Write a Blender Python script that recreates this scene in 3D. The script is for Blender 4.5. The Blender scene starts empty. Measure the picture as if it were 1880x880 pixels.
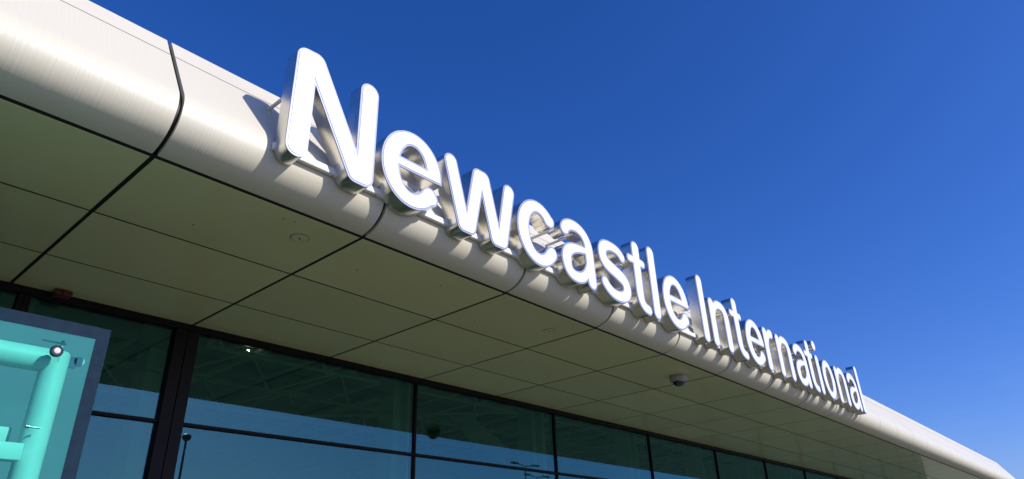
import bpy, bmesh, math, random
import numpy as np
from mathutils import Vector, Matrix
from mathutils.geometry import tessellate_polygon

random.seed(7)
C = bpy.context.scene.collection
S = 2.5            # metres in one building module
EYE = 1.6          # eye height above the paving

# ------------------------------------------------------------------ camera
cam_d = bpy.data.cameras.new('camera')
cam = bpy.data.objects.new('camera', cam_d)
C.objects.link(cam)
cam_d.sensor_width = 36
cam_d.lens = 23.88
cam_d.clip_start = 0.05
cam_d.clip_end = 8000
R = np.array([[0.66381645, 0.31449664, 0.67855699],
              [-0.74722049, 0.31742825, 0.58386714],
              [-0.0317689, -0.8946123, 0.44571243]])
m = Matrix.Identity(4)
for i in range(3):
    m[i][0] = R[i, 0]; m[i][1] = -R[i, 1]; m[i][2] = -R[i, 2]
m[2][3] = EYE
cam.matrix_world = m
bpy.context.scene.camera = cam

# ------------------------------------------------------------------ light
to_sun = Vector((0.34, -1.0, 0.60)).normalized()
EL = math.asin(to_sun.z)
AZ = math.atan2(to_sun.x, to_sun.y)
world = bpy.data.worlds.new('World')
bpy.context.scene.world = world
world.use_nodes = True
wn = world.node_tree.nodes; wl = world.node_tree.links
for n in list(wn): wn.remove(n)
sky = wn.new('ShaderNodeTexSky'); sky.sky_type = 'NISHITA'
sky.sun_disc = False
sky.sun_elevation = EL
sky.sun_rotation = AZ
sky.altitude = 100
sky.air_density = 1.0
sky.dust_density = 0.8
sky.ozone_density = 3.0
hs = wn.new('ShaderNodeHueSaturation'); hs.inputs['Saturation'].default_value = 1.30
bg = wn.new('ShaderNodeBackground'); bg.inputs[1].default_value = 0.097
wo = wn.new('ShaderNodeOutputWorld')
wb = wn.new('ShaderNodeVectorMath'); wb.operation = 'MULTIPLY'; wb.inputs[1].default_value = (0.83, 0.915, 1.52)
wl.new(sky.outputs[0], hs.inputs['Color']); wl.new(hs.outputs[0], wb.inputs[0]); 
tcw = wn.new('ShaderNodeTexCoord'); mpw = wn.new('ShaderNodeMapping'); mpw.inputs['Rotation'].default_value = (0.25, 0.1, 0.4); mpw.inputs['Scale'].default_value = (1.6, 2.2, 14)
nzw = wn.new('ShaderNodeTexNoise'); nzw.inputs['Scale'].default_value = 2.2; nzw.inputs['Detail'].default_value = 7; nzw.inputs['Roughness'].default_value = 0.62
crw = wn.new('ShaderNodeMapRange'); crw.inputs['From Min'].default_value = 0.56; crw.inputs['From Max'].default_value = 0.85; crw.inputs['To Max'].default_value = 0.07
mxw = wn.new('ShaderNodeMix'); mxw.data_type = 'RGBA'; mxw.inputs['B'].default_value = (5.5, 7.0, 9.5, 1)
wl.new(tcw.outputs['Generated'], mpw.inputs['Vector']); wl.new(mpw.outputs[0], nzw.inputs['Vector']); wl.new(nzw.outputs['Fac'], crw.inputs['Value'])
sxw = wn.new('ShaderNodeSeparateXYZ'); wl.new(tcw.outputs['Generated'], sxw.inputs[0])
lowm = wn.new('ShaderNodeMapRange'); lowm.inputs['From Min'].default_value = 0.18; lowm.inputs['From Max'].default_value = 0.42; lowm.inputs['To Min'].default_value = 1; lowm.inputs['To Max'].default_value = 0
wl.new(sxw.outputs['Z'], lowm.inputs['Value'])
mlw = wn.new('ShaderNodeMath'); mlw.operation = 'MULTIPLY'; wl.new(crw.outputs[0], mlw.inputs[0]); wl.new(lowm.outputs[0], mlw.inputs[1])
wl.new(mlw.outputs[0], mxw.inputs['Factor']); wl.new(wb.outputs[0], mxw.inputs['A']); wl.new(mxw.outputs['Result'], bg.inputs[0]); wl.new(bg.outputs[0], wo.inputs[0])
sd = bpy.data.lights.new('sun', 'SUN'); sd.energy = 4.0; sd.angle = math.radians(0.5); sd.color = (1.0, 0.95, 0.875)
so = bpy.data.objects.new('sun', sd); C.objects.link(so)
so.rotation_euler = to_sun.to_track_quat('Z', 'Y').to_euler()
so.location = to_sun * 60
vs = bpy.context.scene.view_settings
vs.view_transform = 'Standard'; vs.look = 'None'; vs.exposure = 0.15; vs.gamma = 1.0; vs.use_curve_mapping = False

# ------------------------------------------------------------------ materials
def mat(name, col, rough=0.5, metal=0.0, coat=0.0, var=0.04, vscale=3.0, bump=0.0, bscale=(20, 20, 20), spec=0.5, rvar=0.0, coat_r=0.05, orand=0.0):
    M = bpy.data.materials.new(name); M.use_nodes = True
    nt = M.node_tree; b = nt.nodes['Principled BSDF']
    b.inputs['Roughness'].default_value = rough
    b.inputs['Metallic'].default_value = metal
    b.inputs['Coat Weight'].default_value = coat
    b.inputs['Coat Roughness'].default_value = coat_r
    b.inputs['Specular IOR Level'].default_value = spec
    tc = nt.nodes.new('ShaderNodeTexCoord')
    nz = nt.nodes.new('ShaderNodeTexNoise'); nz.inputs['Scale'].default_value = vscale; nz.inputs['Detail'].default_value = 5
    nt.links.new(tc.outputs['Object'], nz.inputs['Vector'])
    mp = nt.nodes.new('ShaderNodeMapRange')
    mp.inputs['From Min'].default_value = 0.3; mp.inputs['From Max'].default_value = 0.7
    mp.inputs['To Min'].default_value = 1 - var; mp.inputs['To Max'].default_value = 1 + var
    nt.links.new(nz.outputs['Fac'], mp.inputs['Value'])
    vm = nt.nodes.new('ShaderNodeVectorMath'); vm.operation = 'SCALE'
    vm.inputs[0].default_value = col
    if orand:
        oi = nt.nodes.new('ShaderNodeObjectInfo'); ma = nt.nodes.new('ShaderNodeMath'); ma.operation = 'MULTIPLY_ADD'
        ma.inputs[1].default_value = 2 * orand; ma.inputs[2].default_value = 1 - orand
        nt.links.new(oi.outputs['Random'], ma.inputs[0])
        mm = nt.nodes.new('ShaderNodeMath'); mm.operation = 'MULTIPLY'
        nt.links.new(ma.outputs[0], mm.inputs[0]); nt.links.new(mp.outputs[0], mm.inputs[1]); nt.links.new(mm.outputs[0], vm.inputs['Scale'])
    else:
        nt.links.new(mp.outputs[0], vm.inputs['Scale'])
    nt.links.new(vm.outputs[0], b.inputs['Base Color'])
    if rvar:
        mr = nt.nodes.new('ShaderNodeMapRange')
        mr.inputs['From Min'].default_value = 0.3; mr.inputs['From Max'].default_value = 0.7
        mr.inputs['To Min'].default_value = max(0, rough - rvar); mr.inputs['To Max'].default_value = rough + rvar
        nt.links.new(nz.outputs['Fac'], mr.inputs['Value']); nt.links.new(mr.outputs[0], b.inputs['Roughness'])
    if bump:
        mpg = nt.nodes.new('ShaderNodeMapping'); mpg.inputs['Scale'].default_value = bscale
        n2 = nt.nodes.new('ShaderNodeTexNoise'); n2.inputs['Scale'].default_value = 1.0; n2.inputs['Detail'].default_value = 3
        bp = nt.nodes.new('ShaderNodeBump'); bp.inputs['Strength'].default_value = bump; bp.inputs['Distance'].default_value = 0.01
        nt.links.new(tc.outputs['Object'], mpg.inputs['Vector']); nt.links.new(mpg.outputs[0], n2.inputs['Vector'])
        nt.links.new(n2.outputs['Fac'], bp.inputs['Height']); nt.links.new(bp.outputs[0], b.inputs['Normal'])
        if coat: nt.links.new(bp.outputs[0], b.inputs['Coat Normal'])
    return M

def glass_mat(name, tint, refl_tint, base_refl, rough=0.0):
    M = bpy.data.materials.new(name); M.use_nodes = True
    nt = M.node_tree
    for n in list(nt.nodes): nt.nodes.remove(n)
    out = nt.nodes.new('ShaderNodeOutputMaterial')
    tr = nt.nodes.new('ShaderNodeBsdfTransparent'); tr.inputs[0].default_value = (*tint, 1)
    gl = nt.nodes.new('ShaderNodeBsdfGlossy'); gl.inputs['Color'].default_value = (*refl_tint, 1); gl.inputs['Roughness'].default_value = rough
    lw = nt.nodes.new('ShaderNodeLayerWeight'); lw.inputs[0].default_value = 0.5
    pw = nt.nodes.new('ShaderNodeMath'); pw.operation = 'POWER'; pw.inputs[1].default_value = 3.0
    mr = nt.nodes.new('ShaderNodeMapRange'); mr.inputs['To Min'].default_value = base_refl; mr.inputs['To Max'].default_value = 1.0
    mx = nt.nodes.new('ShaderNodeMixShader')
    L = nt.links.new
    L(lw.outputs['Facing'], pw.inputs[0]); L(pw.outputs[0], mr.inputs['Value']); L(mr.outputs[0], mx.inputs[0])
    L(tr.outputs[0], mx.inputs[1]); L(gl.outputs[0], mx.inputs[2]); L(mx.outputs[0], out.inputs[0])
    return M

M = {}
M['panel'] = mat('cream_painted_metal', (0.655, 0.61, 0.485), 0.45, coat=0.04, var=0.02, vscale=0.8, bump=0.18, bscale=(55, 1.2, 1.2), coat_r=0.12)
M['cap'] = mat('cream_parapet_metal', (0.66, 0.61, 0.495), 0.45, var=0.02)
M['soffit'] = mat('cream_gloss_soffit', (0.75, 0.73, 0.40), 0.32, coat=0.5, var=0.03, vscale=1.2, coat_r=0.06, bump=0.05, bscale=(1.5, 1.5, 1.5), orand=0.05)
M['gasket'] = mat('black_rubber_gasket', (0.012, 0.011, 0.010), 0.5, spec=0.3)
M['steel'] = mat('polished_stainless_steel', (0.74, 0.72, 0.67), 0.24, metal=1.0, var=0.05, vscale=4, bump=0.035, bscale=(3, 3, 14), rvar=0.05)
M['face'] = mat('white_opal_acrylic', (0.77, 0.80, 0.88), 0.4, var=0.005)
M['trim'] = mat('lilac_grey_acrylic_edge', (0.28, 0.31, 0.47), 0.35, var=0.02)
M['beam'] = mat('cream_box_section', (0.80, 0.785, 0.75), 0.45, var=0.03)
M['strut'] = mat('cream_tube_paint', (0.72, 0.70, 0.62), 0.4, var=0.03)
M['bolt'] = mat('grey_bolt_steel', (0.35, 0.34, 0.32), 0.35, metal=1.0)
M['frame'] = mat('black_powder_coat', (0.010, 0.008, 0.009), 0.5, var=0.1, spec=0.15)
M['interior'] = mat('interior_grey', (0.24, 0.25, 0.23), 0.8, var=0.15, vscale=0.5)
M['deck'] = mat('interior_roof_deck', (0.20, 0.21, 0.19), 0.8, var=0.3, vscale=0.7)
M['int_white'] = mat('interior_white_steel', (0.75, 0.76, 0.72), 0.5)
M['roof'] = mat('roof_membrane', (0.4, 0.4, 0.38), 0.8)
M['paving'] = mat('pale_concrete_paving', (0.155, 0.145, 0.10), 0.85, var=0.15, vscale=0.6, bump=0.1, bscale=(6, 6, 6))
M['asphalt'] = mat('asphalt', (0.12, 0.115, 0.105), 0.9, var=0.2, vscale=2)
M['grass'] = mat('mown_grass', (0.15, 0.18, 0.085), 0.95, var=0.35, vscale=1.5)
M['ground'] = mat('far_field', (0.17, 0.18, 0.10), 0.95, var=0.3, vscale=0.02)
M['kerb'] = mat('kerb_concrete', (0.35, 0.34, 0.31), 0.8)
M['white_paint'] = mat('white_road_paint', (0.75, 0.75, 0.72), 0.6)
M['red'] = mat('dark_red_plastic', (0.085, 0.008, 0.006), 0.4)
M['white_plastic'] = mat('white_plastic', (0.62, 0.62, 0.58), 0.4)
M['camera_white'] = mat('grey_camera_plastic', (0.36, 0.35, 0.30), 0.5)  # camera base in an even grey, darker than the other white plastic
M['black_gloss'] = mat('smoked_dome', (0.01, 0.012, 0.014), 0.03, coat=1.0)
M['disc'] = mat('soffit_hatch_paint', (0.66, 0.66, 0.42), 0.45)
M['tube'] = mat('white_tube_paint', (0.80, 0.80, 0.78), 0.5, var=0.08, vscale=6)
M['lobbywall'] = mat('grey_lobby_wall', (0.065, 0.18, 0.21), 0.7, var=0.08)
M['frit'] = mat('navy_ceramic_frit', (0.008, 0.022, 0.036), 0.10, var=0.15, vscale=20, spec=0.15)
M['pole'] = mat('galvanised_steel', (0.30, 0.31, 0.31), 0.45, metal=0.8)
M['glass'] = glass_mat('green_solar_glass', (0.52, 0.68, 0.58), (0.18, 0.43, 0.46), 0.16)
M['screen_glass'] = glass_mat('teal_tinted_glass', (0.58, 0.90, 0.85), (0.35, 0.75, 0.9), 0.015)

# ------------------------------------------------------------------ helpers
def W(p): return (p[0] * S, p[1] * S, p[2] * S + EYE)

def tag(o, label=None, cat=None, group=None, kind=None):
    if label: o['label'] = label
    if cat: o['category'] = cat
    if group: o['group'] = group
    if kind: o['kind'] = kind
    return o

def empty(name, loc, label, cat, group=None):
    o = bpy.data.objects.new(name, None); o.empty_display_size = 0.2; C.objects.link(o)
    o.location = loc
    return tag(o, label, cat, group)

def link(name, bm, material, parent=None, smooth=False, angle=32):
    """bm holds WORLD metres; a parent is an unrotated, unscaled object"""
    me = bpy.data.meshes.new(name)
    bmesh.ops.recalc_face_normals(bm, faces=bm.faces)
    if smooth:
        for f in bm.faces: f.smooth = True
    bm.to_mesh(me); bm.free()
    if smooth: me.set_sharp_from_angle(angle=math.radians(angle))
    me.materials.append(material)
    o = bpy.data.objects.new(name, me); C.objects.link(o)
    if parent is not None:
        o.parent = parent
        o.matrix_parent_inverse = Matrix.Identity(4)
        off = Vector((0, 0, 0)); q = parent
        while q: off += Vector(q.location); q = q.parent
        me.transform(Matrix.Translation(-off))
    return o

def box_w(bm, a, b):
    vs_ = [bm.verts.new((x, y, z)) for x in (a[0], b[0]) for y in (a[1], b[1]) for z in (a[2], b[2])]
    for f in ((0, 1, 3, 2), (4, 6, 7, 5), (0, 4, 5, 1), (2, 3, 7, 6), (0, 2, 6, 4), (1, 5, 7, 3)):
        bm.faces.new([vs_[i] for i in f])
    return vs_

def bx(bm, x0, x1, y0, y1, z0, z1): return box_w(bm, W((x0, y0, z0)), W((x1, y1, z1)))

def bxb(x0, x1, y0, y1, z0, z1, bev=0.0, seg=2):
    bm = bmesh.new(); bx(bm, x0, x1, y0, y1, z0, z1)
    if bev: bmesh.ops.bevel(bm, geom=bm.edges[:], offset=bev, segments=seg, affect='EDGES', profile=0.6)
    return bm

def cyl(bm, p, q, r, n=20, r2=None, caps=True):
    """world metres"""
    p = Vector(p); q = Vector(q); d = (q - p).normalized()
    a = d.orthogonal().normalized(); b = d.cross(a)
    r2 = r if r2 is None else r2
    A = [bm.verts.new(p + (a * math.cos(t) + b * math.sin(t)) * r) for t in [2 * math.pi * i / n for i in range(n)]]
    B = [bm.verts.new(q + (a * math.cos(t) + b * math.sin(t)) * r2) for t in [2 * math.pi * i / n for i in range(n)]]
    for i in range(n):
        bm.faces.new((A[i], A[(i + 1) % n], B[(i + 1) % n], B[i]))
    if caps: bm.faces.new(A[::-1]); bm.faces.new(B)

def lathe(bm, c, prof, n=32, axis=Vector((0, 0, 1))):
    """prof: (radius, height along axis) in metres from c"""
    a = axis.orthogonal().normalized(); b = axis.cross(a); c = Vector(c)
    rings = []
    for r, h in prof:
        if r < 1e-6: rings.append([bm.verts.new(c + axis * h)]); continue
        rings.append([bm.verts.new(c + axis * h + (a * math.cos(t) + b * math.sin(t)) * r) for t in [2 * math.pi * i / n for i in range(n)]])
    for A, B in zip(rings, rings[1:]):
        for i in range(n):
            j = (i + 1) % n
            if len(A) == 1 and len(B) == 1: continue
            if len(A) == 1: bm.faces.new((A[0], B[i], B[j]))
            elif len(B) == 1: bm.faces.new((A[i], A[j], B[0]))
            else: bm.faces.new((A[i], A[j], B[j], B[i]))

def strip_solid(bm, x0, x1, outer, inner):
    """closed shell along X between an outer and an inner (y,z) profile of equal length"""
    n = len(outer)
    g = []
    for x in (x0, x1):
        g.append(([bm.verts.new(W((x, y, z))) for y, z in outer], [bm.verts.new(W((x, y, z))) for y, z in inner]))
    for i in range(n - 1):
        bm.faces.new((g[0][0][i], g[0][0][i + 1], g[1][0][i + 1], g[1][0][i]))
        bm.faces.new((g[0][1][i], g[1][1][i], g[1][1][i + 1], g[0][1][i + 1]))
        for k in (0, 1):
            bm.faces.new((g[k][0][i], g[k][1][i], g[k][1][i + 1], g[k][0][i + 1]))
    for i in (0, n - 1):
        bm.faces.new((g[0][0][i], g[1][0][i], g[1][1][i], g[0][1][i]))

def offset_profile(pr, d):
    out = []
    for i, (y, z) in enumerate(pr):
        a = pr[max(0, i - 1)]; b = pr[min(len(pr) - 1, i + 1)]
        ty, tz = b[0] - a[0], b[1] - a[1]; L = math.hypot(ty, tz)
        out.append((y + tz / L * d, z - ty / L * d))   # towards the building when the profile runs upwards
    return out

def bez(P, n, skip=False):
    o = []
    for i in range(1 if skip else 0, n + 1):
        t = i / n; s = 1 - t
        o.append(tuple(s ** 3 * P[0][k] + 3 * s * s * t * P[1][k] + 3 * s * t * t * P[2][k] + t ** 3 * P[3][k] for k in range(len(P[0]))))
    return o

# ------------------------------------------------------------------ setting: ground
def sheet(name, x0, x1, y0, y1, z, material):
    bm = bmesh.new()
    v = [bm.verts.new(p) for p in ((x0, y0, z), (x1, y0, z), (x1, y1, z), (x0, y1, z))]
    bm.faces.new(v)
    return tag(link(name, bm, material), kind='structure')

sheet('ground', -3000, 3000, -3000, 3000, 0.0, M['ground'])
bm = bmesh.new(); box_w(bm, (-60, -6.0, 0.004), (90, 7.0, 0.12)); tag(link('pavement', bm, M['paving']), kind='structure')
bm = bmesh.new(); box_w(bm, (-60, -6.2, 0.004), (90, -6.003, 0.124)); tag(link('kerb', bm, M['kerb']), kind='structure')
sheet('road', -200, 250, -14.5, -6.2, 0.008, M['asphalt'])
bm = bmesh.new()
for i in range(-12, 18):
    v = [bm.verts.new(p) for p in ((i * 6, -10.42, 0.012), (i * 6 + 3, -10.42, 0.012), (i * 6 + 3, -10.3, 0.012), (i * 6, -10.3, 0.012))]
    bm.faces.new(v)
tag(link('road_marking', bm, M['white_paint']), kind='structure')
sheet('lawn', -200, 250, -90, -14.7, 0.006, M['grass'])

# ------------------------------------------------------------------ terminal building
SEAM = [-2.13, -1.47, -0.81, -0.15, 0.507, 1.169, 1.860, 2.467, 3.063, 3.657, 4.252, 4.848, 5.42, 5.98, 6.52, 7.06]
while SEAM[-1] < 13.9: SEAM.append(SEAM[-1] + 0.545)
XE = SEAM[-1]          # right-hand end of the building
X0 = SEAM[0]
YG = 2.83              # glass line
ROW = [1.645, 2.056, 2.462, 2.80]
BY = 9.0               # depth
tb = empty('terminal_building', W((SEAM[4], YG, -EYE / S)), 'cream terminal building with rounded fascia, panelled soffit and green glass wall', 'building')

CP = [(1.675, 1.0005), (1.640, 1.003), (1.607, 1.0095), (1.580, 1.0205), (1.560, 1.0350), (1.546, 1.0520), (1.5370, 1.0710), (1.5325, 1.0930), (1.5335, 1.1200), (1.5450, 1.1500), (1.565, 1.180)]
def crom(P, n):
    o = []
    for a, b, c, d in zip(P, P[1:], P[2:], P[3:]):
        for i in range(n):
            t = i / n
            o.append(tuple(0.5 * (2 * b[k] + (c[k] - a[k]) * t + (2 * a[k] - 5 * b[k] + 4 * c[k] - d[k]) * t * t + (3 * b[k] - a[k] - 3 * c[k] + d[k]) * t ** 3) for k in (0, 1)))
    return o
curve = crom(CP, 4) + [(1.5450, 1.1500)]
curve += [(1.5630, 1.1770), (1.6100, 1.2475), (1.6846, 1.3597)]
inner = offset_profile(curve, 0.012)
cap_o = [(1.6875, 1.3640), (1.7000, 1.3828), (1.7470, 1.4540)]
cap_i = offset_profile(cap_o, 0.012)
for i in range(len(SEAM) - 1):
    g = 0.0066 if SEAM[i] < 5.9 else 0.0022
    a, b = SEAM[i] + (g if i else 0), SEAM[i + 1] - (g if i < len(SEAM) - 2 else 0)
    bm = bmesh.new(); strip_solid(bm, a, b, curve, inner)
    o = link('fascia_panel', bm, M['panel'], tb, True, 40)
    bm = bmesh.new(); strip_solid(bm, a, b, cap_o + [(1.80, 1.4545)], cap_i + [(1.80, 1.440)])
    link('parapet_cap', bm, M['cap'], tb)
    for k in range(3):
        gy = 0.0062 if k == 0 else 0.0056
        gx = 0.0064 if k == 0 else 0.0058
        a2, b2 = SEAM[i] + gx, SEAM[i + 1] - gx
        link('soffit_panel', bxb(a2, b2, ROW[k] + gy, ROW[k + 1] - (0.0056 if k < 2 else 0), 1.0 + 0.0002 * ((i * 7 + k * 3) % 3 - 1), 1.0018, 0.0006, 1), M['soffit'], tb)
back_o = offset_profile(curve, 0.0125)[1:-1]; back_i = offset_profile(curve, 0.024)[1:-1]
bm = bmesh.new(); strip_solid(bm, X0, XE - 0.01, back_o + [(1.7205, 1.3900), (1.754, 1.430)], back_i + [(1.735, 1.385), (1.765, 1.42)])
bx(bm, X0, XE - 0.01, 1.638, 2.80, 1.0023, 1.0040)
link('joint_backing', bm, M['gasket'], tb)
link('roof', bxb(X0, XE - 0.02, 1.81, BY, 1.43, 1.453), M['roof'], tb)
link('ceiling_deck', bxb(X0, XE - 0.02, 2.86, BY - 0.03, 1.40, 1.4285), M['deck'], tb)
bm = bmesh.new(); strip_solid(bm, XE - 0.012, XE - 0.004, offset_profile(curve, 0.004) + [(1.743, 1.448), (1.76, 1.45)], [(2.83, 1.0005 + 0.449 * t / (len(curve) + 1)) for t in range(len(curve) + 2)])
link('end_cap', bm, M['panel'], tb)
G0 = -EYE / S + 0.12 / S
for nm, x in (('end_wall', X0), ('end_wall', XE - 0.06)):
    link(nm, bxb(x, x + 0.05, YG + 0.03, BY - 0.03, G0, 1.40), M['interior'], tb)
link('rear_wall', bxb(X0, XE, BY - 0.028, BY, G0, 1.43), M['interior'], tb)
link('interior_floor', bxb(X0, XE, YG + 0.03, BY - 0.03, -EYE / S + 0.002, G0 + 0.002), M['interior'], tb)
# spandrel above the glass, behind the head frame
link('spandrel', bxb(X0, XE - 0.02, 2.835, 2.855, 1.0, 1.40), M['interior'], tb)
# curtain wall
MUL = [SEAM[i] for i in range(0, len(SEAM) - 1)]
mull = [-1.47, -0.81, -0.15, 0.562, 1.157, 2.433, 3.645, 4.85, 5.99, 7.08]
x = 7.08
while x + 1.09 < XE - 0.2: x += 1.09; mull.append(x)
mull.append(XE - 0.05)
link('head_frame', bxb(X0, XE - 0.02, 2.802, 2.834, 0.975, 0.9995, 0.002), M['frame'], tb)
wid = {}
for x in mull:
    thick = 0.0 < abs(x - 1.157) < 1e-6 or abs(x - 1.157) < 1e-6
    if thick:
        bm = bmesh.new(); bx(bm, x - 0.049, x - 0.003, 2.803, 2.86, G0, 0.973); bx(bm, x + 0.001, x + 0.047, 2.803, 2.86, G0, 0.973)
        wid[x] = 0.049
    else:
        h = 0.0075 if x > 2 else 0.020
        bm = bmesh.new(); bx(bm, x - h, x + h, 2.819 if x > 2 else 2.808, 2.86, G0, 0.973); wid[x] = h
        bx(bm, x - 0.0025, x + 0.0025, 2.8165 if x > 2 else 2.805, 2.8188 if x > 2 else 2.8078, G0, 0.973)
    link('mullion', bm, M['frame'], tb)
allm = mull
for a, b in zip(allm, allm[1:]):
    xa, xb = a + wid[a] + 0.001, b - wid[b] - 0.001
    bm = bmesh.new(); bx(bm, xa, xb, 2.817, 2.855, 0.589, 0.601); bx(bm, xa, xb, 2.813, 2.8168, 0.593, 0.597)
    link('transom', bm, M['frame'], tb)
    for z0, z1 in ((0.604, 0.973), (G0 + 0.03, 0.586)):
        link('glass_pane', bxb(xa + 0.0005, xb - 0.0005, 2.828, 2.832, z0 + 0.0005, z1 - 0.0005), M['glass'], tb)
# interior columns (H sections) just inside the mullions
for x in mull:
    if x < 0.5 or x > 10: continue
    cx_ = x + 0.09 if x > 2 else x + 0.02
    bm = bmesh.new()
    bx(bm, cx_ - 0.075, cx_ - 0.040, 3.03, 3.16, G0, 1.40)
    bx(bm, cx_ + 0.030, cx_ + 0.065, 3.03, 3.16, G0, 1.40)
    bx(bm, cx_ - 0.039, cx_ + 0.029, 3.09, 3.10, G0, 1.40)
    link('interior_column', bm, M['int_white'], tb)
# space frame under the roof deck
def tubes(name, segs, r, material, parent, n=10):
    bm = bmesh.new()
    for p, q in segs: cyl(bm, W(p), W(q), r, n)
    return link(name, bm, material, parent, True)
for yy in (3.78, 4.48, 5.18, 5.88):
    seg = [((-1.0, yy, 1.25), (13.0, yy, 1.25))]
    tubes('roof_truss', seg, 0.035, M['int_white'], tb)
    seg = []
    xx = -0.32
    while xx < 12.5:
        for sy in (-0.35, 0.35):
            for sx in (-0.35, 0.35):
                seg.append(((xx, yy, 1.25), (xx + sx, yy + sy, 1.385)))
        xx += 0.70
    tubes('truss_brace', seg, 0.022, M['int_white'], tb, 8)
bm = bmesh.new()
for xx in np.arange(-1, 13, 0.35): bx(bm, xx, xx + 0.05, 3.0, 8.5, 1.375, 1.3995)
link('roof_purlin', bm, M['int_white'], tb)
tubes('service_pipe', [((3.028, 5.015, 1.235), (4.9, 3.17, 1.235))], 0.03, M['int_white'], tb)
# ductwork
tubes('air_duct', [((0.2, 3.45, 1.16), (1.5, 3.45, 1.16)), ((1.6, 6.3, 1.2), (9, 6.3, 1.2))], 0.17, M['interior'], tb, 20)

lm = bpy.data.materials.new('lit_downlight'); lm.use_nodes = True
lm.node_tree.nodes['Principled BSDF'].inputs['Emission Color'].default_value = (1, .97, .9, 1)
lm.node_tree.nodes['Principled BSDF'].inputs['Emission Strength'].default_value = 12
for lx, ly in ((2.075, 4.07),):
    bm = bmesh.new(); cyl(bm, W((lx, ly, 1.3745)), W((lx, ly, 1.366)), 0.022, 16); link('downlight', bm, lm, tb)
# sloping pale slabs and rod, added to stand for sunlit strips inside
st = []
bm = bmesh.new()
def slab(bm, pts, y0, y1):
    A = [bm.verts.new(W((px, y0, pz))) for px, pz in pts]; B = [bm.verts.new(W((px, y1, pz))) for px, pz in pts]
    n = len(pts); bm.faces.new(A); bm.faces.new(B[::-1])
    for i in range(n): bm.faces.new((A[i], B[i], B[(i + 1) % n], A[(i + 1) % n]))
slab(bm, [(4.41, 1.360), (4.56, 1.372), (5.16, 1.06), (5.11, 1.0), (4.70, 1.16)], 4.6, 4.64)
fl = link('pale_strip_slab', bm, M['int_white'], tb)
bm = bmesh.new(); slab(bm, [(4.585, 1.372), (4.70, 1.386), (5.26, 1.118), (5.19, 1.045)], 4.6, 4.61)
link('pale_strip_panel', bm, M['tube'], fl)
bm = bmesh.new(); cyl(bm, W((4.70, 4.59, 1.39)), W((5.26, 4.59, 1.122)), 0.03, 10); link('dark_strip_rod', bm, M['frame'], fl, True)

# ------------------------------------------------------------------ the letters
def path(pts_r): return pts_r
def arc(cx, cz, rx, rz, a0, a1, r0, r1, n=28):
    o = []
    for i in range(n + 1):
        t = math.radians(a0 + (a1 - a0) * i / n)
        w = abs(math.cos(t)) ** 2
        o.append((cx + rx * math.cos(t), cz + rz * math.sin(t), r0 * w + r1 * (1 - w)))
    return o
H = 0.0345
def cap_stem(x, top, h=H, bottom=0.0): return [(x, bottom + h, h), (x, top - h, h)]
GL = {}
GL['N'] = [[(.0345, .034, .0345), (.0345, .340, .0345), (.064, .343, .034)], [(.064, .343, .034), (.2325, .034, .0335), (.2615, .034, .0345)], cap_stem(.2615, .376)]
GL['e'] = [arc(.1265, .1415, .0915, .1135, -4, 128, .035, .0265), arc(.1265, .1415, .0915, .1135, 126, 322, .036, .028) + [(.207, .066, .030)]]
GL['e_bar'] = [[(.06, .1505, .0195), (.222, .1505, .0195)]]
h = .0312
GL['w'] = [[(.031, .252, h), (.094, .031, h), (.124, .031, h), (.168, .251, h), (.196, .251, h), (.256, .031, h), (.288, .031, h), (.331, .252, h)]]
GL['c'] = [[(.2015, .218, .0295)] + arc(.127, .1415, .0915, .1135, 44, 318, .0355, .0275) + [(.2065, .078, .0315)]]
GL['a'] = [bez([(.0335, .226, .0305), (.055, .277, .027), (.192, .280, .026), (.1955, .175, .033)], 24) + [(.203, .033, .033)],
           bez([(.186, .168, .018), (.130, .164, .020), (.034, .160, .030), (.0345, .092, .0345)], 16) + bez([(.0345, .092, .0345), (.034, .050, .031), (.055, .0285, .028), (.092, .0285, .0275)], 12, True) + bez([(.092, .0285, .0275), (.135, .0285, .0275), (.178, .050, .024), (.190, .125, .020)], 16, True)]
GL['s'] = [bez([(.191, .229, .0265), (.172, .252, .026), (.145, .257, .026), (.112, .257, .026)], 10) + bez([(.112, .257, .026), (.062, .257, .028), (.034, .238, .033), (.034, .206, .0335)], 12, True)
           + bez([(.034, .206, .0335), (.034, .160, .035), (.078, .155, .035), (.121, .142, .034)], 12, True) + bez([(.121, .142, .034), (.172, .127, .035), (.208, .118, .035), (.208, .078, .0345)], 12, True)
           + bez([(.208, .078, .0345), (.208, .044, .031), (.168, .0275, .028), (.124, .0275, .0275)], 12, True) + bez([(.124, .0275, .0275), (.085, .0275, .0275), (.055, .044, .028), (.0355, .068, .0285)], 10, True)]
GL['t'] = [[(.083, .323, H), (.083, .105, H)] + bez([(.083, .105, H), (.083, .055, .032), (.100, .0285, .028), (.147, .0275, .0265)], 14, True), [(.022, .2535, .0225), (.135, .2535, .0225)]]
GL['l'] = [cap_stem(.0345, .377)]
GL['I'] = [cap_stem(.0345, .378)]
GL['i'] = [cap_stem(.0345, .284), [(.0345, .349, .0385), (.0346, .349, .0385)]]
GL['n'] = [cap_stem(.0345, .278), bez([(.045, .165, .022), (.058, .232, .024), (.092, .2555, .027), (.128, .2555, .0275)], 14) + bez([(.128, .2555, .0275), (.180, .2555, .029), (.204, .232, .033), (.204, .178, .034)], 14, True) + [(.204, .0345, .0345)]]
GL['r'] = [cap_stem(.0345, .278), bez([(.045, .155, .022), (.056, .220, .024), (.088, .252, .028), (.128, .250, .0325)], 14)]
GL['o'] = [arc(.118, .1415, .0825, .1135, 0, 360, .0355, .0275, 64)]

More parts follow.
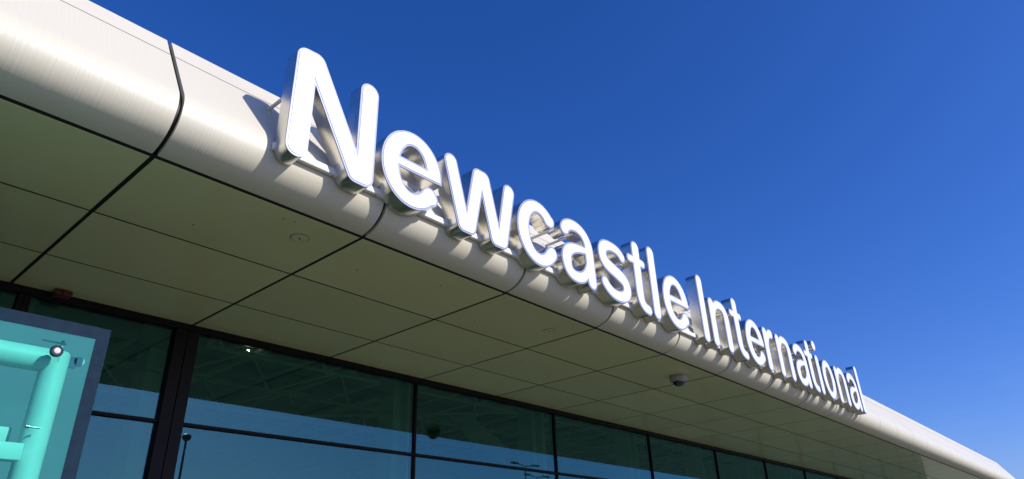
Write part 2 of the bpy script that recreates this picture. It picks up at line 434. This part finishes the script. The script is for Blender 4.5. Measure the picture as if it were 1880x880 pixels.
GRID = 0.0013
def seg_field(X, Z, strokes):
    D = np.full(X.shape, 9.0)
    for s_ in strokes:
        for (x0, z0, r0), (x1, z1, r1) in zip(s_, s_[1:]):
            dx, dz = x1 - x0, z1 - z0; L2 = dx * dx + dz * dz + 1e-12
            t = np.clip(((X - x0) * dx + (Z - z0) * dz) / L2, 0, 1)
            d = np.hypot(X - x0 - t * dx, Z - z0 - t * dz) - (r0 + (r1 - r0) * t)
            D = np.minimum(D, d)
    return D

def contours(F, xs, zs, level):
    """marching squares; returns closed loops of (x,z)"""
    G = F - level; inside = G < 0
    nxt = {}; pos = {}
    ni, nj = F.shape
    cell = inside[:-1, :-1].astype(int) + inside[1:, :-1] * 2 + inside[1:, 1:] * 4 + inside[:-1, 1:] * 8
    I, J = np.nonzero((cell > 0) & (cell < 15))
    def pt(e):
        if e in pos: return
        k, i, j = e
        if k == 'h': a, b = G[i, j], G[i + 1, j]; t = a / (a - b); pos[e] = (xs[i] + t * (xs[i + 1] - xs[i]), zs[j])
        else: a, b = G[i, j], G[i, j + 1]; t = a / (a - b); pos[e] = (xs[i], zs[j] + t * (zs[j + 1] - zs[j]))
    T = {1: [(3, 0)], 2: [(0, 1)], 3: [(3, 1)], 4: [(1, 2)], 5: [(3, 0), (1, 2)], 6: [(0, 2)], 7: [(3, 2)], 8: [(2, 3)], 9: [(2, 0)], 10: [(0, 1), (2, 3)], 11: [(2, 1)], 12: [(1, 3)], 13: [(1, 0)], 14: [(0, 3)]}
    for i, j in zip(I.tolist(), J.tolist()):
        E_ = [('h', i, j), ('v', i + 1, j), ('h', i, j + 1), ('v', i, j)]
        for a, b in T[int(cell[i, j])]:
            pt(E_[a]); pt(E_[b]); nxt[E_[a]] = E_[b]
    loops = []; seen = set()
    for s0 in list(nxt):
        if s0 in seen: continue
        lp = []; e = s0
        while e not in seen and e in nxt:
            seen.add(e); lp.append(pos[e]); e = nxt[e]
        if len(lp) > 8: loops.append(simplify(lp, 0.00006))
    return loops

def simplify(p, tol):
    def dp(a, b):
        stack = [(a, b)]; keep = {a, b}
        while stack:
            a, b = stack.pop()
            if b - a < 2: continue
            A = P[a]; B = P[b]; d = B - A; L = math.hypot(*d) + 1e-12
            q = P[a + 1:b] - A; dist = np.abs(q[:, 0] * d[1] - q[:, 1] * d[0]) / L
            k = int(dist.argmax())
            if dist[k] > tol: keep.add(a + 1 + k); stack += [(a, a + 1 + k), (a + 1 + k, b)]
        return keep
    P = np.array(p); n = len(P)
    far = int(((P - P[0]) ** 2).sum(1).argmax())
    keep = dp(0, far) | dp(far, n - 1)
    return [tuple(P[i]) for i in sorted(keep)]

def extrude_loops(loops, ox, oz, ya, yb):
    """solid between y planes ya (front) and yb (back), in module units"""
    bm = bmesh.new()
    def encl(a, b):   # loop a lies inside loop b
        x, y = a[0]; c = False
        for (x0, y0), (x1, y1) in zip(b, b[1:] + b[:1]):
            if (y0 > y) != (y1 > y) and x < (x1 - x0) * (y - y0) / (y1 - y0) + x0: c = not c
        return c
    offs = [0]
    for lp in loops: offs.append(offs[-1] + len(lp))
    tris = []
    outers = [i for i, a in enumerate(loops) if not any(j != i and encl(a, b) for j, b in enumerate(loops))]
    for i in outers:
        mem = [i] + [j for j, a in enumerate(loops) if j != i and encl(a, loops[i])]
        idx = [offs[j] + t for j in mem for t in range(len(loops[j]))]
        for t in tessellate_polygon([[Vector((x, z, 0)) for x, z in loops[j]] for j in mem]):
            tris.append([idx[q] for q in t])
    flat = [p for lp in loops for p in lp]
    F_ = [bm.verts.new(W(((ox + x) * SC, ya, (oz + z) * SC))) for x, z in flat]
    B_ = [bm.verts.new(W(((ox + x) * SC, yb, (oz + z) * SC))) for x, z in flat]
    for t in tris:
        try: bm.faces.new([F_[i] for i in t]); bm.faces.new([B_[i] for i in t][::-1])
        except ValueError: pass
    k = 0
    for lp in loops:
        n = len(lp)
        for i in range(n):
            a, b = k + i, k + (i + 1) % n
            bm.faces.new((F_[a], F_[b], B_[b], B_[a]))
        k += n
    return bm

SC = 1.01724
TRIM = 0.0074
shape_cache = {}
def shape(ch):
    if ch in shape_cache: return shape_cache[ch]
    xs = np.arange(-0.012, 0.385, GRID) + 1.3e-5; zs = np.arange(-0.012, 0.41, GRID) + 1.7e-5
    X_, Z_ = np.meshgrid(xs, zs, indexing='ij')
    D = seg_field(X_, Z_, GL[ch])
    if ch == 'e':
        D0 = seg_field(X_, Z_, GL['e'][:1]); D1 = seg_field(X_, Z_, GL['e'][1:])
        D0 = np.maximum(D0, 0.1315 - Z_)
        D = np.minimum(np.minimum(D0, D1), seg_field(X_, Z_, GL['e_bar']))
        # soft lower right corner
    shape_cache[ch] = (contours(D, xs, zs, 0.0), contours(D, xs, zs, -TRIM))
    return shape_cache[ch]

LET = [('N', .7560), ('e', 1.077), ('w', 1.340), ('c', 1.7125), ('a', 1.978), ('s', 2.243), ('t', 2.4785), ('l', 2.666), ('e', 2.775),
       ('I', 3.159), ('n', 3.266), ('t', 3.523), ('e', 3.702), ('r', 3.967), ('n', 4.159), ('a', 4.441), ('t', 4.652), ('i', 4.853), ('o', 4.956), ('n', 5.232), ('a', 5.505), ('l', 5.762)]
words = {'N': 'tall capital letter N', 'I': 'tall capital letter I', 'e': 'round letter e', 'w': 'wide letter w', 'c': 'open letter c', 'a': 'letter a', 's': 'letter s', 't': 'letter t with crossbar', 'l': 'tall plain letter l', 'n': 'arched letter n', 'r': 'letter r', 'i': 'letter i with round dot', 'o': 'closed letter o'}
YF, YB, Z0 = 1.475, 1.529, 1.0465
sign = empty('building_sign', W((0.756, YB, Z0)), 'long row of white faced steel letters on the fascia, spelling the airport name', 'sign')
tot = {}
for ch, _ in LET: tot[ch] = tot.get(ch, 0) + 1
cnt = {}
order = ['first', 'second', 'third']
for ch, ox in LET:
    O, I_ = shape(ch)
    b = link('letter', extrude_loops(O, ox, Z0, YF, YB), M['steel'], sign, True, 30)
    cnt[ch] = cnt.get(ch, 0) + 1
    b['label'] = words[ch] + (', %s one from the left' % order[cnt[ch] - 1] if tot[ch] > 1 else '')
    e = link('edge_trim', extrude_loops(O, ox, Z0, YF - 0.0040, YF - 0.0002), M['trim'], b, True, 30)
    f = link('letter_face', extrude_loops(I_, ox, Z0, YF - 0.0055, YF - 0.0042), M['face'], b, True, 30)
# carrier beam behind the feet of the letters
bm = bmesh.new(); bx(bm, 0.761, 5.92, 1.5135, 1.5295, 1.0900, 1.1120)
bmesh.ops.bevel(bm, geom=bm.edges[:], offset=0.004, segments=2, affect='EDGES')
link('carrier_beam', bm, M['beam'], sign)
bm = bmesh.new()
for xx in np.arange(0.80, 5.8, 0.16):
    cyl(bm, W((xx, 1.5225, 1.0901)), W((xx, 1.5225, 1.0883)), 0.006, 8)
link('beam_screw', bm, M['bolt'], sign)
# struts with bolted feet on the sloping fascia
def foot(x, z):
    y = 1.545 + (z - 1.15) * 0.667
    return (x, y, z)
STR = [.792, 1.015, 1.16, 1.27, 1.40, 1.52, 1.66, 1.80, 2.04, 2.142, 2.33, 2.43, 2.56, 2.70, 2.86, 2.96, 3.19, 3.30, 3.47, 3.61, 3.80, 3.90, 4.00, 4.20, 4.36, 4.50, 4.62, 4.735, 4.888, 5.02, 5.13, 5.27, 5.44, 5.58, 5.70, 5.80]
nrm = Vector((0, -0.832, 0.555)); tan = Vector((0, 0.555, 0.832))
for xx in STR:
    z = 1.306 if (xx < 1 or 2 < xx < 2.2) else 1.295
    p = Vector(W(foot(xx, z)))
    bm = bmesh.new(); cyl(bm, p + Vector((0, -0.002, 0)), Vector(W((xx, YB + 0.0004, z))), 0.0145, 14)
    s_ = link('support_strut', bm, M['strut'], sign, True)
    bm = bmesh.new(); lathe(bm, p + nrm * 0.0005, [(0, 0), (.040, 0), (.040, .005), (.018, .0055), (.018, .010), (0, .010)], 18, nrm)
    ft = link('foot_plate', bm, M['strut'], s_, True)
    bm = bmesh.new()
    for k in range(4):
        t = math.radians(45 + 90 * k); c_ = p + (Vector((1, 0, 0)) * math.cos(t) + tan * math.sin(t)) * 0.031
        cyl(bm, c_ + nrm * 0.0055, c_ + nrm * 0.011, 0.005, 6)
    link('bolt', bm, M['bolt'], s_)

# ------------------------------------------------------------------ fittings on the soffit
def hatch(x, y, r, label, group):
    c = Vector(W((x, y, 1.0))); dn = Vector((0, 0, -1))
    root = empty('soffit_hatch', c, label, 'hatch', group)
    bm = bmesh.new(); lathe(bm, c, [(0, .0030), (r, .0030), (r, .0042), (r - .004, .0070), (0, .0070)], 40, dn); link('cover_disc', bm, M['disc'], root, True)
    bm = bmesh.new(); lathe(bm, c, [(r + .001, .0016), (r + .005, .0016), (r + .005, .0032), (r + .001, .0032)], 40, dn); link('shadow_ring', bm, M['gasket'], root, True)
    bm = bmesh.new(); lathe(bm, c, [(0, .0071), (.010, .0071), (.010, .0085), (0, .0085)], 16, dn); link('centre_hole', bm, M['gasket'], root)
    bm = bmesh.new()
    for k in range(3):
        t = 0.6 + k * 2.09; q = c + Vector((math.cos(t), math.sin(t), 0)) * (r - .018)
        cyl(bm, q + dn * .0071, q + dn * .0085, .003, 8)
    link('screw', bm, M['bolt'], root)
hatch(1.027, 1.784, 0.070, 'flush round inspection disc with centre hole in the soffit, nearer one below the large N', 'round discs in the soffit')
hatch(2.335, 1.806, 0.060, 'faint flush round disc in the soffit, farther one beyond the third seam', 'round discs in the soffit')

for q in ((0.92, 1.705), (0.955, 1.70), (1.31, 1.86), (1.62, 1.76), (2.0, 1.95), (2.6, 2.2), (0.75, 1.93)):
    bm = bmesh.new(); p = Vector(W((q[0], q[1], 1.0))); cyl(bm, p - Vector((0, 0, .001)), p - Vector((0, 0, .004)), .0055, 8); link('screw_head', bm, M['gasket'], tb)
c = Vector(W((3.503, 1.80, 1.0))); dn = Vector((0, 0, -1))
root = empty('security_camera', c, 'white based dome camera with smoked black dome hanging under the soffit', 'security camera')
bm = bmesh.new(); lathe(bm, c, [(0, .001), (.122, .001), (.128, .02), (.128, .066), (.118, .082), (.092, .085), (0, .085)], 40, dn); link('camera_base', bm, M['camera_white'], root, True)
bm = bmesh.new(); lathe(bm, c, [(.088, .0852)] + [(.088 * math.cos(t), .0852 + .062 * math.sin(t)) for t in np.linspace(0.05, 1.5, 9)] + [(0, .1475)], 32, dn); link('smoked_dome', bm, M['black_gloss'], root, True, 60)
bm = bmesh.new(); lathe(bm, c, [(.0895, .0855), (.099, .0855), (.099, .092), (.0895, .092)], 32, dn); link('dome_ring', bm, M['bolt'], root, True)

# red sounder at the head of the glass
c = W((0.660, 2.775, 1.0))
root = empty('alarm_sounder', c, 'small dark red alarm sounder where the soffit meets the glass wall', 'alarm')
bm = bxb(0.634, 0.690, 2.742, 2.795, 0.978, 0.9985, 0.012, 3); link('sounder_housing', bm, M['red'], root, True)
bm = bmesh.new(); lathe(bm, Vector(W((0.662, 2.741, 0.988))), [(0, 0), (.022, 0), (.018, .014), (0, .018)], 20, Vector((0, -1, 0))); link('sounder_lens', bm, M['red'], root, True)

# ------------------------------------------------------------------ glazed entrance screen, lower left
GY = 1.6
lob = empty('glazed_entrance_screen', W((0.494, GY, G0)), 'teal tinted glass entrance screen with dark border on pale tubular steel frame', 'glass screen')
XR = 0.494; ZT = 0.5175; XL = -0.9; FB = 0.0270
gp = link('glass_panel', bxb(XL, XR, GY, GY + 0.006, G0 + 0.02, ZT, 0.001, 1), M['screen_glass'], lob)
bm = bmesh.new()
yb0, yb1 = GY - 0.0010, GY - 0.0003
bx(bm, XL, XR - 0.0008, yb0, yb1, ZT - FB, ZT - 0.0008)
bx(bm, XR - FB, XR - 0.0008, yb0, yb1, G0 + 0.02, ZT - FB)
link('border', bm, M['frit'], gp)
# frame
cy_ = 1.655; CX = 0.4175; r = 0.064; zc = 0.4275
k_ = cy_ / 1.6
bm = bmesh.new()
cyl(bm, W((CX, cy_, G0)), W((CX, cy_, 0.452)), r, 36)
link('steel_column', bm, M['tube'], lob, True, 50)
bm = bmesh.new(); lathe(bm, Vector(W((CX, cy_, 0.452))), [(r, 0), (r, .012), (r * .9, .026), (r * .6, .034), (0, .037)], 36); link('column_cap', bm, M['tube'], lob, True, 50)
bm = bmesh.new(); cyl(bm, W((XL, cy_, 0.4430)), W((CX - 0.012, cy_ - 0.001, 0.4430)), 0.0640, 32)
link('steel_beam', bm, M['tube'], lob, True)
for (xr, y0, y1, z0, z1) in ((0.394, 1.610, 1.640, 0.2325, 0.2655), (0.384, 1.690, 1.725, 0.275, 0.307)):
    link('box_rail', bxb(XL, xr, y0, y1, z0, z1, 0.008, 3), M['tube'], lob, True)
# point fixing: countersunk bolt, arm, lug
fx, fz = 0.4005, 0.4495
bm = bmesh.new(); lathe(bm, Vector(W((fx, GY, fz))), [(0, -.03), (.020, -.03), (.020, .0), (.031, .0), (.031, .010), (.024, .016), (0, .016)], 28, Vector((0, -1, 0)))
fb = link('glass_bolt', bm, M['black_gloss'], lob, True)
bm = bmesh.new(); lathe(bm, Vector(W((fx, GY, fz))), [(0, .0161), (.015, .0161), (.015, .020), (.011, .022), (0, .022)], 20, Vector((0, -1, 0)))
link('bolt_cap', bm, M['white_plastic'], fb, True)
bm = bmesh.new()
P0 = Vector(W((fx + .014, GY + .03, fz + .004))); 
cyl(bm, P0, Vector(W((fx + .020, cy_ - .01, fz * k_ - .01))), .009, 12)
cyl(bm, Vector(W((fx + .016, GY + .032, fz - .012))), Vector(W((fx + .016, GY + .032, fz + .034))), .008, 12)
cyl(bm, Vector(W((fx - .022, GY + .034, fz + .028))), Vector(W((fx + .024, GY + .034, fz + .028))), .0045, 10)
link('fixing_arm', bm, M['white_plastic'], lob, True)
bm = bmesh.new(); lathe(bm, Vector(W((0.465, 1.665, 0.4545))), [(0, -.006), (.026, -.006), (.026, .006), (0, .006)], 26, Vector((0, 1, 0)))
bx(bm, 0.438, 0.460, 1.6626, 1.6674, 0.438, 0.462)
link('lug_plate', bm, M['tube'], lob)
bm = bmesh.new(); cyl(bm, W((0.392, GY + .01, 0.297)), W((0.412, GY + .012, 0.297)), .0055, 10); cyl(bm, W((0.386, GY + .0085, 0.297)), W((0.392, GY + .0085, 0.297)), .010, 12)
link('side_fixing', bm, M['bolt'], lob, True)
# wall behind the frame
link('wall_panel', bxb(XL, 0.560, 1.90, 1.93, G0, 0.585), M['lobbywall'], lob)

# ------------------------------------------------------------------ lamp posts across the road (seen mirrored in the glass)
def lamp_post(x, y, h, label, twin):
    root = empty('lamp_post', (x, y, 0), label, 'lamp post', 'lamp posts by the road')
    bm = bmesh.new(); cyl(bm, (x, y, 0), (x, y, h - .25), .10, 16, .055); link('pole', bm, M['pole'], root, True)
    if twin:
        for s_ in (-1, 1):
            bm = bmesh.new(); cyl(bm, (x, y, h - .28), (x + s_ * 1.1, y, h - .1), .04, 10); a = link('arm', bm, M['pole'], root, True)
            bm = bmesh.new(); box_w(bm, (x + s_ * 1.5 - .45, y - .15, h - .16), (x + s_ * 1.5 + .45, y + .15, h - .02)); bmesh.ops.bevel(bm, geom=bm.edges[:], offset=.04, segments=2, affect='EDGES')
            link('lantern', bm, M['pole'], a)
    else:
        bm = bmesh.new(); lathe(bm, Vector((x, y, h - .25)), [(0, -.02), (.10, 0), (.21, .08), (.24, .20), (.20, .31), (.09, .37), (0, .38)], 24); link('lantern', bm, M['pole'], root, True)
lamp_post(16.555, -23.72, 9.0, 'slim post with round globe lantern, mirrored in the glass wall beside the thick mullion', False)
lamp_post(49.73, -28.02, 11.0, 'taller post with two arms, mirrored in the third glass bay', True)
lamp_post(56.64, -32.40, 11.0, 'farther two armed post mirrored at the bottom edge of the third glass bay', True)
